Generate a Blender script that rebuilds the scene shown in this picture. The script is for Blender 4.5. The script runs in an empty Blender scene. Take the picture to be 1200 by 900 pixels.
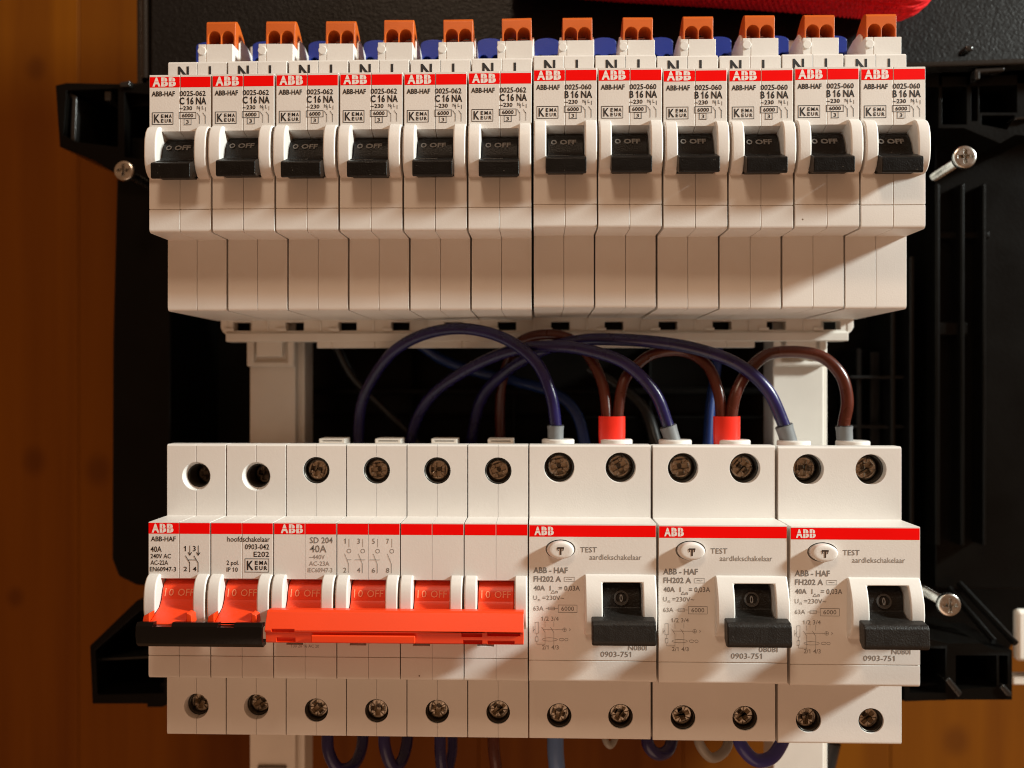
import bpy, bmesh, math, random
from mathutils import Vector, Matrix
random.seed(4)
SC = bpy.context.scene
COL = SC.collection
MM = 0.001

# ------------------------------------------------------------------ camera
CAM = Vector((1.70, -241.16, 3.79)); YAW = 0.0298; PITCH = 0.0008; FPX = 1047.0
fw = Vector((-math.sin(YAW)*math.cos(PITCH), math.cos(YAW)*math.cos(PITCH), math.sin(PITCH)))
rt = fw.cross(Vector((0, 0, 1))).normalized(); up = rt.cross(fw)
cd = bpy.data.cameras.new('camera'); cam = bpy.data.objects.new('camera', cd); COL.objects.link(cam)
cam.location = CAM*MM
cam.rotation_euler = fw.to_track_quat('-Z', 'Y').to_euler()
cd.sensor_width = 36; cd.lens = FPX/1200*36
cd.clip_start = 0.01; cd.clip_end = 20
cd.dof.use_dof = True; cd.dof.focus_distance = 0.243; cd.dof.aperture_fstop = 9
SC.camera = cam
SC.cycles.filter_width = 1.0
# ------------------------------------------------------------------ light
world = bpy.data.worlds.new('World'); SC.world = world; world.use_nodes = True
bg = world.node_tree.nodes['Background']
bg.inputs[0].default_value = (1.0, 0.50, 0.25, 1); bg.inputs[1].default_value = 0.215
def lamp(name, kind, loc, energy, color, **k):
    l = bpy.data.lights.new(name, kind); l.energy = energy; l.color = color
    for a, b in k.items(): setattr(l, a, b)
    o = bpy.data.objects.new(name, l); COL.objects.link(o); o.location = Vector(loc)*MM
    return o
lamp('key_lamp', 'POINT', (1105, -290, 525), 112, (0.93, 1.0, 0.95), shadow_soft_size=0.07)
lamp('ceiling_lamp', 'POINT', (-60, -400, 480), 3.9, (1.0, 0.74, 0.52), shadow_soft_size=0.065)
f = lamp('low_fill', 'AREA', (0, -380, -470), 0.75, (1.0, 0.66, 0.45), shape='RECTANGLE', size=0.5, size_y=0.4)  # added warm fill from below, in place of bounced light
f.rotation_euler = (Vector((0, 0, -.03)) - f.location).to_track_quat('-Z', 'Y').to_euler()
SC.view_settings.view_transform = 'Standard'; SC.view_settings.look = 'None'
SC.view_settings.exposure = 0; SC.view_settings.gamma = 1

def at(px, py, Y):
    """world point (mm) on the plane y = Y seen at pixel px, py of the 1200x900 photograph"""
    d = fw + rt*((px-600)/FPX) + up*((450-py)/FPX)
    t = (Y-CAM.y)/d.y
    return CAM + d*t

# ------------------------------------------------------------------ materials
def mat(name, col, rough=0.45, dust=0.0, metal=0.0, grain=0.0, gscale=2500, var=0.0, vscale=60, spec=0.5, specks=False, coat=0.0, sheen=0.0):
    m = bpy.data.materials.new(name); m.use_nodes = True
    nt = m.node_tree; N = nt.nodes; L = nt.links; b = N['Principled BSDF']
    b.inputs['Base Color'].default_value = (*col, 1)
    b.inputs['Roughness'].default_value = rough; b.inputs['Metallic'].default_value = metal
    b.inputs['Specular IOR Level'].default_value = spec
    b.inputs['Coat Weight'].default_value = coat; b.inputs['Sheen Weight'].default_value = sheen
    tc = N.new('ShaderNodeTexCoord'); gm = N.new('ShaderNodeNewGeometry')
    src = gm.outputs['Position']
    if var:
        n = N.new('ShaderNodeTexNoise'); n.inputs['Scale'].default_value = vscale; n.inputs['Detail'].default_value = 5
        L.new(src, n.inputs['Vector'])
        r = N.new('ShaderNodeMapRange'); r.inputs[3].default_value = 1-var; r.inputs[4].default_value = 1+var*0.4
        r.inputs[1].default_value = .3; r.inputs[2].default_value = .7
        L.new(n.outputs[0], r.inputs[0])
        mx = N.new('ShaderNodeMix'); mx.data_type = 'RGBA'; mx.blend_type = 'MULTIPLY'; mx.inputs[0].default_value = 1
        mx.inputs[6].default_value = (*col, 1); L.new(r.outputs[0], mx.inputs[7])
        last = mx.outputs[2]
        r2 = N.new('ShaderNodeMapRange'); r2.inputs[3].default_value = rough-.06; r2.inputs[4].default_value = rough+.08
        L.new(n.outputs[0], r2.inputs[0]); L.new(r2.outputs[0], b.inputs['Roughness'])
        if specks:
            v = N.new('ShaderNodeTexVoronoi'); v.inputs['Scale'].default_value = 95; L.new(src, v.inputs['Vector'])
            n3 = N.new('ShaderNodeTexNoise'); n3.inputs['Scale'].default_value = 130; L.new(src, n3.inputs['Vector'])
            lt = N.new('ShaderNodeMath'); lt.operation = 'LESS_THAN'; lt.inputs[1].default_value = 0.022
            L.new(v.outputs['Distance'], lt.inputs[0])
            g = N.new('ShaderNodeMath'); g.operation = 'GREATER_THAN'; g.inputs[1].default_value = .55; L.new(n3.outputs[0], g.inputs[0])
            mu = N.new('ShaderNodeMath'); mu.operation = 'MULTIPLY'; L.new(lt.outputs[0], mu.inputs[0]); L.new(g.outputs[0], mu.inputs[1])
            m2 = N.new('ShaderNodeMix'); m2.data_type = 'RGBA'; L.new(mu.outputs[0], m2.inputs[0])
            L.new(last, m2.inputs[6]); m2.inputs[7].default_value = (.16, .10, .06, 1); last = m2.outputs[2]
        if dust:
            v = N.new('ShaderNodeTexVoronoi'); v.inputs['Scale'].default_value = dust; L.new(src, v.inputs['Vector'])
            n3 = N.new('ShaderNodeTexNoise'); n3.inputs['Scale'].default_value = dust*.31; L.new(src, n3.inputs['Vector'])
            lt = N.new('ShaderNodeMapRange'); lt.inputs[1].default_value = .16; lt.inputs[2].default_value = .04; L.new(v.outputs['Distance'], lt.inputs[0])
            g = N.new('ShaderNodeMapRange'); g.inputs[1].default_value = .54; g.inputs[2].default_value = .66; L.new(n3.outputs[0], g.inputs[0])
            mu = N.new('ShaderNodeMath'); mu.operation = 'MULTIPLY'; L.new(lt.outputs[0], mu.inputs[0]); L.new(g.outputs[0], mu.inputs[1])
            m2 = N.new('ShaderNodeMix'); m2.data_type = 'RGBA'; L.new(mu.outputs[0], m2.inputs[0])
            L.new(last, m2.inputs[6]); m2.inputs[7].default_value = (.17, .15, .125, 1); last = m2.outputs[2]
        L.new(last, b.inputs['Base Color'])
    if grain:
        n2 = N.new('ShaderNodeTexNoise'); n2.inputs['Scale'].default_value = gscale; n2.inputs['Detail'].default_value = 3
        L.new(src, n2.inputs['Vector'])
        bp = N.new('ShaderNodeBump'); bp.inputs['Strength'].default_value = grain; bp.inputs['Distance'].default_value = 0.0002
        L.new(n2.outputs[0], bp.inputs['Height']); L.new(bp.outputs[0], b.inputs['Normal'])
    return m
WHITE = mat('white_plastic', (.76, .725, .685), .42, grain=.12, gscale=2200, var=.05, vscale=45, specks=True)
WHITE2 = mat('cream_plastic', (.78, .73, .66), .45, grain=.12, var=.07)
BLACK = mat('black_toggle_plastic', (.005, .0042, .0035), .34, spec=.25, dust=900, grain=.5, gscale=2600, var=.3, vscale=400)
BLACK2 = mat('black_frame_plastic', (.003, .0025, .002), .3, grain=.3, gscale=900, var=.2, spec=.12)
BLACKG = mat('grained_black_plastic', (.005, .0042, .0038), .4, spec=.25, grain=1.0, gscale=1100, var=.3, vscale=500)
DKGREY = mat('dark_grey_toggle_plastic', (.012, .0105, .009), .45, spec=.35, dust=1300, grain=.7, gscale=2200, var=.3, vscale=500)
REDP = mat('red_toggle_plastic', (.90, .055, .006), .38, grain=.1, var=.05)
REDS = mat('red_print', (.93, .002, .001), .5, var=.04, spec=.08)
INK = mat('black_ink', (.012, .011, .012), .6)
INKG = mat('grey_ink', (.20, .18, .165), .6)
INKL = mat('light_grey_ink', (.30, .27, .25), .6)
WINK = mat('white_ink', (.85, .80, .76), .5)
EMB = mat('embossed_glint', (.17, .16, .15), .35)  # grey on black letters: their glints are put into the colour
GLOSS = mat('glossy_black_plastic', (.012, .011, .010), .22, grain=.3, gscale=700, spec=.7)
EMBR = mat('embossed_red', (.98, .36, .20), .35)
ORANGE = mat('orange_plastic', (.62, .115, .012), .4, grain=.15, var=.1)
BLUEP = mat('blue_plastic', (.012, .035, .27), .35, grain=.15, var=.1)
SCREW = mat('bronze_screw', (.62, .55, .46), .27, metal=1, grain=.06, var=.25, vscale=500)
SCREWD = mat('dull_screw', (.34, .31, .27), .30, metal=1, grain=.25, var=.35, vscale=700)
STEEL = mat('zinc_steel', (.62, .60, .56), .25, metal=1, grain=.1, var=.2, vscale=500)
PURPLE = mat('indigo_insulation', (.014, .010, .078), .27, grain=.2, gscale=600, var=.35, vscale=120)
BLUEW = mat('blue_insulation', (.008, .028, .13), .34, var=.2)
BLUEL = mat('pale_blue_insulation', (.10, .19, .42), .34, var=.2)
BROWNW = mat('brown_insulation', (.085, .016, .008), .27, grain=.15, gscale=700, var=.3, vscale=150)
BLACKW = mat('black_insulation', (.012, .012, .012), .3)
GREYW = mat('grey_insulation', (.30, .28, .25), .4)
GREYF = mat('grey_sleeve', (.17, .175, .18), .42, var=.15, vscale=300)
REDF = mat('red_sleeve', (.80, .022, .008), .35, var=.06, vscale=300)
HOLE = mat('cavity_grey_metal', (.16, .14, .12), .4, metal=.8)
SLEEVE = mat('dark_terminal_metal', (.07, .062, .052), .38, metal=.6, var=.3, vscale=400)
RINGM = mat('toggle_relief_highlight', (.055, .05, .046), .35)  # lighter than the toggle, the ring's highlights are in its colour

def wood_mat():
    m = bpy.data.materials.new('varnished_pine'); m.use_nodes = True
    nt = m.node_tree; N = nt.nodes; L = nt.links; b = N['Principled BSDF']
    tc = N.new('ShaderNodeNewGeometry'); mp = N.new('ShaderNodeMapping'); mp.inputs['Scale'].default_value = (55, 55, 2.2)
    L.new(tc.outputs['Position'], mp.inputs[0])
    n = N.new('ShaderNodeTexNoise'); n.inputs['Scale'].default_value = 1; n.inputs['Detail'].default_value = 6; n.inputs['Distortion'].default_value = .6
    L.new(mp.outputs[0], n.inputs['Vector'])
    cr = N.new('ShaderNodeValToRGB'); cr.color_ramp.elements[0].position = .3; cr.color_ramp.elements[1].position = .72
    cr.color_ramp.elements[0].color = (.115, .029, .0006, 1); cr.color_ramp.elements[1].color = (.20, .060, .0012, 1)
    L.new(n.outputs[0], cr.inputs[0]); last = cr.outputs[0]
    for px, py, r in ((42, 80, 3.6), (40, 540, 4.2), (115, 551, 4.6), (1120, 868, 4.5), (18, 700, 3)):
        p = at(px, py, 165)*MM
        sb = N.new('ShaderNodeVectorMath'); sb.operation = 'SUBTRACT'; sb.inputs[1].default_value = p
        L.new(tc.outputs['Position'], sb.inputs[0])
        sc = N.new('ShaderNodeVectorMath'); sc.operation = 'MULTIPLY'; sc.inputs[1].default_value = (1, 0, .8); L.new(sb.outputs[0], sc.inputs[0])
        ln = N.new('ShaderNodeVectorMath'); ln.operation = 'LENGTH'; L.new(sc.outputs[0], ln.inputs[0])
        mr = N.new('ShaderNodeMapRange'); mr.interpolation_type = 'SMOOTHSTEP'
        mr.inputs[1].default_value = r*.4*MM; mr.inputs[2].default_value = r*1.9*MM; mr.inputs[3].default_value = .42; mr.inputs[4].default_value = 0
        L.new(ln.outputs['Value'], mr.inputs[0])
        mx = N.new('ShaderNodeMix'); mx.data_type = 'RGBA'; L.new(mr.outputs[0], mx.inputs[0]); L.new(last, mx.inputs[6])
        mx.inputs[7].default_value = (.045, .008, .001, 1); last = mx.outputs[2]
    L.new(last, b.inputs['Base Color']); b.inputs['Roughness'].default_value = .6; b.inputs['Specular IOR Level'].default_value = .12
    return m
WOOD = wood_mat()

# ------------------------------------------------------------------ mesh helpers (all in mm)
ORG = Vector((0, 0, 0))
def box(bm, x0, x1, y0, y1, z0, z1):
    v = [bm.verts.new((x, y, z)) for x in (x0, x1) for y in (y0, y1) for z in (z0, z1)]
    for f in ((0, 1, 3, 2), (4, 6, 7, 5), (0, 4, 5, 1), (2, 3, 7, 6), (0, 2, 6, 4), (1, 5, 7, 3)):
        bm.faces.new([v[i] for i in f])
    return bm
def prism(bm, prof, x0, x1):
    """closed (y, z) outline extruded along x"""
    a = [bm.verts.new((x0, y, z)) for y, z in prof]; b = [bm.verts.new((x1, y, z)) for y, z in prof]
    n = len(prof)
    fs = [bm.faces.new(a), bm.faces.new(b[::-1])]
    for i in range(n): fs.append(bm.faces.new((a[i], b[i], b[(i+1) % n], a[(i+1) % n])))
    bmesh.ops.recalc_face_normals(bm, faces=fs)
    return bm
def prismy(bm, prof, y0, y1):
    """closed (x, z) outline extruded along y"""
    a = [bm.verts.new((x, y0, z)) for x, z in prof]; b = [bm.verts.new((x, y1, z)) for x, z in prof]
    n = len(prof); fs = [bm.faces.new(a), bm.faces.new(b[::-1])]
    for i in range(n): fs.append(bm.faces.new((a[i], b[i], b[(i+1) % n], a[(i+1) % n])))
    bmesh.ops.recalc_face_normals(bm, faces=fs)
    return bm
def lathe(bm, c, prof, axis='y', seg=28, sx=1.0):
    """rings (r, t) about an axis through c; ends closed"""
    rings = []
    for r, t in prof:
        ring = []
        for i in range(seg):
            a = 2*math.pi*i/seg; u, w = r*math.cos(a), r*math.sin(a)
            p = (c[0]+u*sx, c[1]+t, c[2]+w) if axis == 'y' else ((c[0]+u*sx, c[1]+w, c[2]+t) if axis == 'z' else (c[0]+t, c[1]+u, c[2]+w))
            ring.append(bm.verts.new(p))
        rings.append(ring)
    fs = [bm.faces.new(rings[0]), bm.faces.new(rings[-1][::-1])]
    for A, B in zip(rings, rings[1:]):
        for i in range(seg): fs.append(bm.faces.new((A[i], B[i], B[(i+1) % seg], A[(i+1) % seg])))
    bmesh.ops.recalc_face_normals(bm, faces=fs)
    return bm
def cyl(bm, c, r, y0, y1, axis='y', seg=28): return lathe(bm, c, [(r, y0), (r, y1)], axis, seg)
def spline(pts, n=8):
    P = [Vector(p) for p in pts]; P = [2*P[0]-P[1]]+P+[2*P[-1]-P[-2]]; out = []
    for i in range(1, len(P)-2):
        p0, p1, p2, p3 = P[i-1:i+3]
        for k in range(n):
            t = k/n
            out.append(.5*((2*p1)+(p2-p0)*t+(2*p0-5*p1+4*p2-p3)*t*t+(3*p1-p0-3*p2+p3)*t**3))
    out.append(P[-2]); return out
def tube(bm, pts, r, seg=14, fn=None):
    P = pts; rings = []; nrm = None
    for i, p in enumerate(P):
        t = (P[min(i+1, len(P)-1)]-P[max(i-1, 0)]).normalized()
        if nrm is None: nrm = t.orthogonal().normalized()
        nrm = (nrm - t*nrm.dot(t)).normalized(); b = t.cross(nrm)
        rr = r(i/(len(P)-1)) if callable(r) else r
        ring = []
        for k in range(seg):
            a = 2*math.pi*k/seg; q = rr*(fn(i, k) if fn else 1)
            ring.append(bm.verts.new(p+(nrm*math.cos(a)+b*math.sin(a))*q))
        rings.append(ring)
    fs = [bm.faces.new(rings[0]), bm.faces.new(rings[-1][::-1])]
    for A, B in zip(rings, rings[1:]):
        for i in range(seg): fs.append(bm.faces.new((A[i], B[i], B[(i+1) % seg], A[(i+1) % seg])))
    bmesh.ops.recalc_face_normals(bm, faces=fs)
    return bm
def finish(me, m, sharp=40):
    me.transform(Matrix.Translation(-ORG)); me.transform(Matrix.Scale(MM, 4))
    me.materials.clear(); me.materials.append(m)
    if sharp:
        me.polygons.foreach_set('use_smooth', [True]*len(me.polygons)); me.set_sharp_from_angle(angle=math.radians(sharp))
    me.update(); return me
def B(): return bmesh.new()
def plain(name, bm, m, sharp=40):
    me = bpy.data.meshes.new(name); bm.to_mesh(me); bm.free(); return finish(me, m, sharp)
def solid(name, bm, m, cut=None, bevel=.25, seg=2, angle=32):
    """mesh after boolean cuts and a bevel"""
    me = bpy.data.meshes.new(name); bm.to_mesh(me); bm.free()
    o = bpy.data.objects.new('tmp', me); COL.objects.link(o); tmp = [o]
    for c in (cut or []):
        cm = bpy.data.meshes.new('c'); c.to_mesh(cm); c.free(); co = bpy.data.objects.new('cut', cm); COL.objects.link(co); tmp.append(co)
        md = o.modifiers.new('b', 'BOOLEAN'); md.operation = 'DIFFERENCE'; md.solver = 'EXACT'; md.object = co
    if bevel:
        md = o.modifiers.new('v', 'BEVEL'); md.width = bevel; md.segments = seg; md.limit_method = 'ANGLE'; md.angle_limit = math.radians(angle)
        md.use_clamp_overlap = True
        o.modifiers.new('w', 'WEIGHTED_NORMAL').keep_sharp = True
    me.polygons.foreach_set('use_smooth', [True]*len(me.polygons))
    dg = bpy.context.evaluated_depsgraph_get()
    r = bpy.data.meshes.new_from_object(o.evaluated_get(dg), depsgraph=dg); r.name = name
    for t in tmp:
        d = t.data; bpy.data.objects.remove(t); bpy.data.meshes.remove(d)
    r.transform(Matrix.Translation(-ORG)); r.transform(Matrix.Scale(MM, 4)); r.materials.clear(); r.materials.append(m)
    return r
# print
def _glyph(s, bold, thin=False):
    c = bpy.data.curves.new('t', 'FONT'); c.body = s; c.size = 1; c.resolution_u = 2; c.offset = bold
    o = bpy.data.objects.new('t', c); me = bpy.data.meshes.new_from_object(o)
    bpy.data.objects.remove(o); bpy.data.curves.remove(c); return me
_one = {}
def _flags(s, bold):
    """right edge of every digit one in s, so that it gets its flag"""
    out = []
    for i, ch in enumerate(s):
        if ch == '1':
            g = _glyph(s[:i+1], bold); out.append(max(v.co.x for v in g.vertices)); bpy.data.meshes.remove(g)
    return out
_h = _glyph('H', 0); CAPH = max(v.co.y for v in _h.vertices)
def T(bm, s, x, z, h, x1=None, bold=0.0, y=-.05):
    me = _glyph(s, bold)
    xs = [v.co.x for v in me.vertices]; a, b = min(xs), max(xs)
    sy = h/CAPH; sx = (x1-x)/(b-a) if x1 is not None else sy
    vs = [bm.verts.new((x+(v.co.x-a)*sx, y, z+v.co.y*sy)) for v in me.vertices]
    for p in me.polygons:
        try: bm.faces.new([vs[i] for i in p.vertices])
        except ValueError: pass
    bpy.data.meshes.remove(me)
    for r in _flags(s, bold):
        w = .085+2*bold; l = r-w; f_ = [(l+.01, CAPH), (l-.15, CAPH-.17), (l-.15, CAPH-.17-w*.9), (l+.01, CAPH-.02-w)]
        bm.faces.new([bm.verts.new((x+(u-a)*sx, y-.004 if y > -1 else y, z+v*sy)) for u, v in f_][::-1])
def L(bm, x0, z0, x1, z1, t=.14, y=-.045):
    d = Vector((x1-x0, z1-z0)); n = Vector((-d.y, d.x)).normalized()*t/2; e = d.normalized()*t/2
    a = Vector((x0, z0))-e; b = Vector((x1, z1))+e
    bm.faces.new([bm.verts.new((q.x, y, q.y)) for q in (a-n, b-n, b+n, a+n)])
def R(bm, x0, x1, z0, z1, t=.14, y=-.045):
    L(bm, x0, z0, x1, z0, t, y); L(bm, x0, z1, x1, z1, t, y-.004); L(bm, x0, z0, x0, z1, t, y-.008); L(bm, x1, z0, x1, z1, t, y-.012)
def O(bm, x, z, rx, rz, t=.12, y=-.045, seg=18):
    a = [(math.cos(i*2*math.pi/seg), math.sin(i*2*math.pi/seg)) for i in range(seg)]
    o = [bm.verts.new((x+c*rx, y, z+s*rz)) for c, s in a]; n = [bm.verts.new((x+c*(rx-t), y, z+s*(rz-t))) for c, s in a]
    for i in range(seg): bm.faces.new((o[i], o[(i+1) % seg], n[(i+1) % seg], n[i]))
def kema(bm, x0, x1, z0, z1):
    R(bm, x0, x1, z0, z1, .15); w = x1-x0; h = z1-z0
    T(bm, 'K', x0+.08*w, z0+.16*h, h*.68, x0+.36*w, .02)
    T(bm, 'E', x0+.42*w, z0+.56*h, h*.28, x0+.54*w, .03); T(bm, 'M', x0+.60*w, z0+.56*h, h*.28, x0+.76*w, .03); T(bm, 'A', x0+.80*w, z0+.56*h, h*.28, x0+.94*w, .03)
    T(bm, 'E', x0+.42*w, z0+.16*h, h*.28, x0+.54*w, .03); T(bm, 'U', x0+.60*w, z0+.16*h, h*.28, x0+.74*w, .03); T(bm, 'R', x0+.80*w, z0+.16*h, h*.28, x0+.94*w, .03)
def logo(bm, cb, x0, x1, z0, h):
    """three block letters; cb receives the red hairlines that split them"""
    w = (x1-x0)/3
    T(bm, 'A', x0, z0, h, x0+w*1.02, .055, -.07); T(bm, 'B', x0+w*1.10, z0, h, x0+w*1.98, .06, -.07); T(bm, 'B', x0+w*2.08, z0, h, x1, .06, -.07)
    L(cb, x0, z0+h*.52, x1, z0+h*.52, .13, -.085)
    for k in (1.50, 2.52): L(cb, x0+w*k, z0, x0+w*k, z0+h, .10, -.09)

# ------------------------------------------------------------------ object helpers
def obj(name, me, parent=None):
    o = bpy.data.objects.new(name, me); COL.objects.link(o)
    if parent: o.parent = parent
    return o
def tag(o, label=None, cat=None, group=None, kind=None):
    if label: o['label'] = label
    if cat: o['category'] = cat
    if group: o['group'] = group
    if kind: o['kind'] = kind
    return o
def thing(name, loc, label, cat, group=None):
    o = bpy.data.objects.new(name, None); COL.objects.link(o); o.empty_display_size = .01
    o.location = Vector(loc)*MM; return tag(o, label, cat, group)
def dup(o, parent=None):
    c = o.copy(); COL.objects.link(c)
    if parent: c.parent = parent
    for ch in o.children: dup(ch, c)
    return c

# ------------------------------------------------------------------ surroundings
D1 = 12.3                                   # step from the fronts back to the terminal shoulders
wall = tag(bpy.data.objects.new('wall', None), kind='structure'); COL.objects.link(wall)
wall.location = (0, .165, 0)
ORG = Vector((0, 165, 0))
pb = B(); box(pb, -46.2, 46.2, 165, 183, -420, 420); pm = solid('plank', pb, WOOD, bevel=.5)
x = at(92, 400, 165).x-46.2
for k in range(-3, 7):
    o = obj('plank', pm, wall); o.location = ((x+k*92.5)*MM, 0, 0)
ORG = Vector((0, 0, 0))
# black grained cover above
a = at(176, 97, 66); b_ = at(152, 97, 72)
ORG = Vector((60, 66, a.z))
cv = thing('cover_panel', ORG, 'grained black plastic cover panel standing behind the top of the upper breaker row', 'panel')
bm = B(); box(bm, a.x, 240, 66, 80, a.z, 220); obj('panel_face', solid('panel_face', bm, BLACKG, bevel=.8), cv)
bm = B(); tube(bm, spline([Vector((a.x-2.6, 68, 222)), Vector((a.x-2.4, 68, 160)), Vector((a.x-2.2, 68, a.z+2))], 10), 1.7, 10)
tube(bm, spline([Vector((a.x-5.6, 71, 222)), Vector((a.x-5.5, 71, 160)), Vector((a.x-5.3, 71, a.z+1))], 10), 1.5, 10)
box(bm, a.x-7, a.x+1, 71.5, 80, a.z+.5, 221); obj('rim', plain('rim', bm, GLOSS), cv)

# black mounting frame
FY = 62
def P2(pts, Y): return [(at(px, py, Y).x, at(px, py, Y).z) for px, py in pts]
ORG = Vector((0, 100, -90))
fr = thing('enclosure_box', ORG, 'black plastic enclosure body with four corner brackets behind both breaker rows', 'enclosure')
bm = B(); q = P2([(137, 100), (1290, 60), (1290, 640), (1188, 795), (1188, 824), (190, 826), (160, 690), (132, 670)], 100)
prismy(bm, q, 112, 115); obj('back_panel', solid('back_panel', bm, BLACK2, bevel=.5), fr)
bm = B(); q = P2([(137, 160), (200, 160), (200, 690), (158, 686), (138, 676), (130, 655), (131, 400)], 66)
prismy(bm, q, 66, 111.5); obj('side_rail', solid('side_rail', bm, BLACK2, bevel=1.2), fr)
bm = B(); q = P2([(1096, 100), (1300, 100), (1300, 620), (1200, 690), (1096, 690)], 88)
prismy(bm, q, 88, 111.5)
for px0, px1 in ((1096, 1102), (1126, 1131), (1152, 1156)):
    prismy(bm, P2([(px0, 215), (px1, 215), (px1, 640), (px0, 640)], 80), 80, 88.3)
box(bm, at(1096, 0, 84).x, at(1160, 0, 84).x, 84, 88.6, at(0, 285, 84).z, at(0, 277, 84).z)
box(bm, at(1096, 0, 84).x, at(1131, 0, 84).x, 82, 88.2, at(0, 395, 84).z, at(0, 380, 84).z)
obj('side_rail', solid('side_rail', bm, BLACK2, bevel=.6), fr)
# top bar with its thin glossy lip
bm = B(); prismy(bm, P2([(140, 96), (1300, 66), (1300, 96), (140, 124)], FY+3), FY+4, 111)
obj('top_bar', solid('top_bar', bm, BLACK2, bevel=.6), fr)
bm = B(); prismy(bm, P2([(1060, 74), (1300, 66), (1300, 73), (1060, 80)], FY-2), FY-3, FY+3.8)
box(bm, at(1130, 0, 58).x, at(1139, 0, 58).x, 57, 63, at(0, 73, 58).z, at(0, 67, 58).z)
prismy(bm, P2([(1143, 80), (1178, 78), (1178, 83), (1149, 85), (1149, 93), (1143, 93)], 60), 60, 64)
obj('top_lip', solid('top_lip', bm, GLOSS, bevel=.5), fr)
# bottom bar
bm = B(); prismy(bm, P2([(186, 800), (1112, 800), (1112, 822), (186, 826)], 64), 64, 111.3)
obj('bottom_bar', solid('bottom_bar', bm, BLACK2, bevel=1), fr)
# corner brackets: hollow sockets open to the front
def bracket(outer, inner, Y, dep, extra=()):
    bm = B(); prismy(bm, P2(outer, Y), Y, Y+dep)
    cuts = []
    for i in inner:
        c = B(); prismy(c, P2(i, Y), Y-2, Y+dep-3); cuts.append(c)
    me = solid('corner_bracket', bm, BLACK2, cuts, bevel=.45)
    o = obj('corner_bracket', me, fr)
    for e in extra:
        eb = B(); prismy(eb, P2(e[0], Y+e[1]), Y+e[1], Y+e[2]); obj('rib', solid('rib', eb, GLOSS, bevel=.4), o)
bracket([(65, 100), (78, 97), (176, 99), (200, 110), (200, 212), (138, 205), (110, 188), (70, 172)],
        [[(78, 106), (138, 104), (138, 172), (88, 166), (74, 158)], [(146, 108), (194, 112), (194, 190), (146, 184)]], 60, 30,
        [([(76, 104), (90, 112), (88, 166), (82, 164), (84, 116), (70, 110)], 2, 24), ([(122, 106), (130, 106), (130, 118), (122, 118)], 1, 20),
         ([(140, 96), (152, 94), (152, 101), (140, 102)], -2, 8)])
bracket([(105, 757), (160, 704), (200, 690), (200, 824), (190, 829), (172, 829), (172, 825), (108, 825)],
        [[(112, 762), (164, 716), (192, 714), (192, 812), (114, 814)]], 60, 30,
        [([(112, 772), (192, 768), (192, 771), (112, 775)], 4, 24)])
bracket([(1100, 80), (1215, 76), (1215, 160), (1190, 158), (1172, 168), (1130, 150), (1100, 150)],
        [[(1138, 94), (1146, 94), (1146, 142), (1138, 142)], [(1147.5, 90), (1192, 88), (1192, 132), (1147.5, 132)], [(1150, 135), (1190, 135), (1180, 152), (1150, 146)], [(1104, 90), (1133, 90), (1133, 146), (1104, 146)]], 66, 24,
        [([(1190, 137), (1215, 135), (1215, 138), (1190, 140)], -2, 4)])
bracket([(1060, 742), (1111, 754), (1150, 754), (1165, 762), (1186, 762), (1186, 820), (1110, 820), (1060, 822)],
        [[(1120, 768), (1168, 768), (1168, 805), (1120, 808)], [(1171, 768), (1181, 768), (1181, 802), (1171, 802)], [(1066, 758), (1108, 760), (1108, 812), (1066, 812)]], 58, 34,
        [([(1108, 798), (1113, 794), (1128, 812), (1124, 818)], -1, 6), ([(1172, 806), (1176, 802), (1186, 812), (1186, 817), (1180, 816)], -1, 6)])
# two diagonal runners above the lower right bracket
bm = B()
for (x0, y0, x1, y1) in ((1112, 690, 1165, 752), (1124, 684, 1190, 754)):
    p0, p1 = at(x0, y0, 84), at(x1, y1, 60)
    tube(bm, [p0, p0.lerp(p1, .5), p1], 1.1, 8)
obj('runner', plain('runner', bm, BLACK2), fr)
# faint structure in the dark middle
bm = B()
for px0, px1, py0, py1, Y in ((357, 905, 455, 462, 96), (357, 905, 488, 491, 100), (600, 604, 405, 560, 98), (760, 763, 405, 560, 98), (480, 483, 405, 560, 98)):
    p, q = at(px0, py1, Y), at(px1, py0, Y); box(bm, p.x, q.x, Y, 111.8, p.z, q.z)
obj('rib', solid('rib', bm, BLACK2, bevel=.4), fr)
bm = B()
for px0, px1, py0, py1, Y in ((1004, 1010, 408, 640, 90), (1020, 1032, 412, 640, 96), (1044, 1050, 300, 640, 88), (1066, 1072, 300, 640, 86), (996, 1060, 440, 444, 88), (996, 1060, 498, 502, 90)):
    p, q = at(px0, py1, Y), at(px1, py0, Y); box(bm, p.x, q.x, Y, 111.8, p.z, q.z)
obj('window_ribs', solid('window_ribs', bm, BLACKG, bevel=.5), fr)
ORG = Vector((0, 0, 0))

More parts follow.
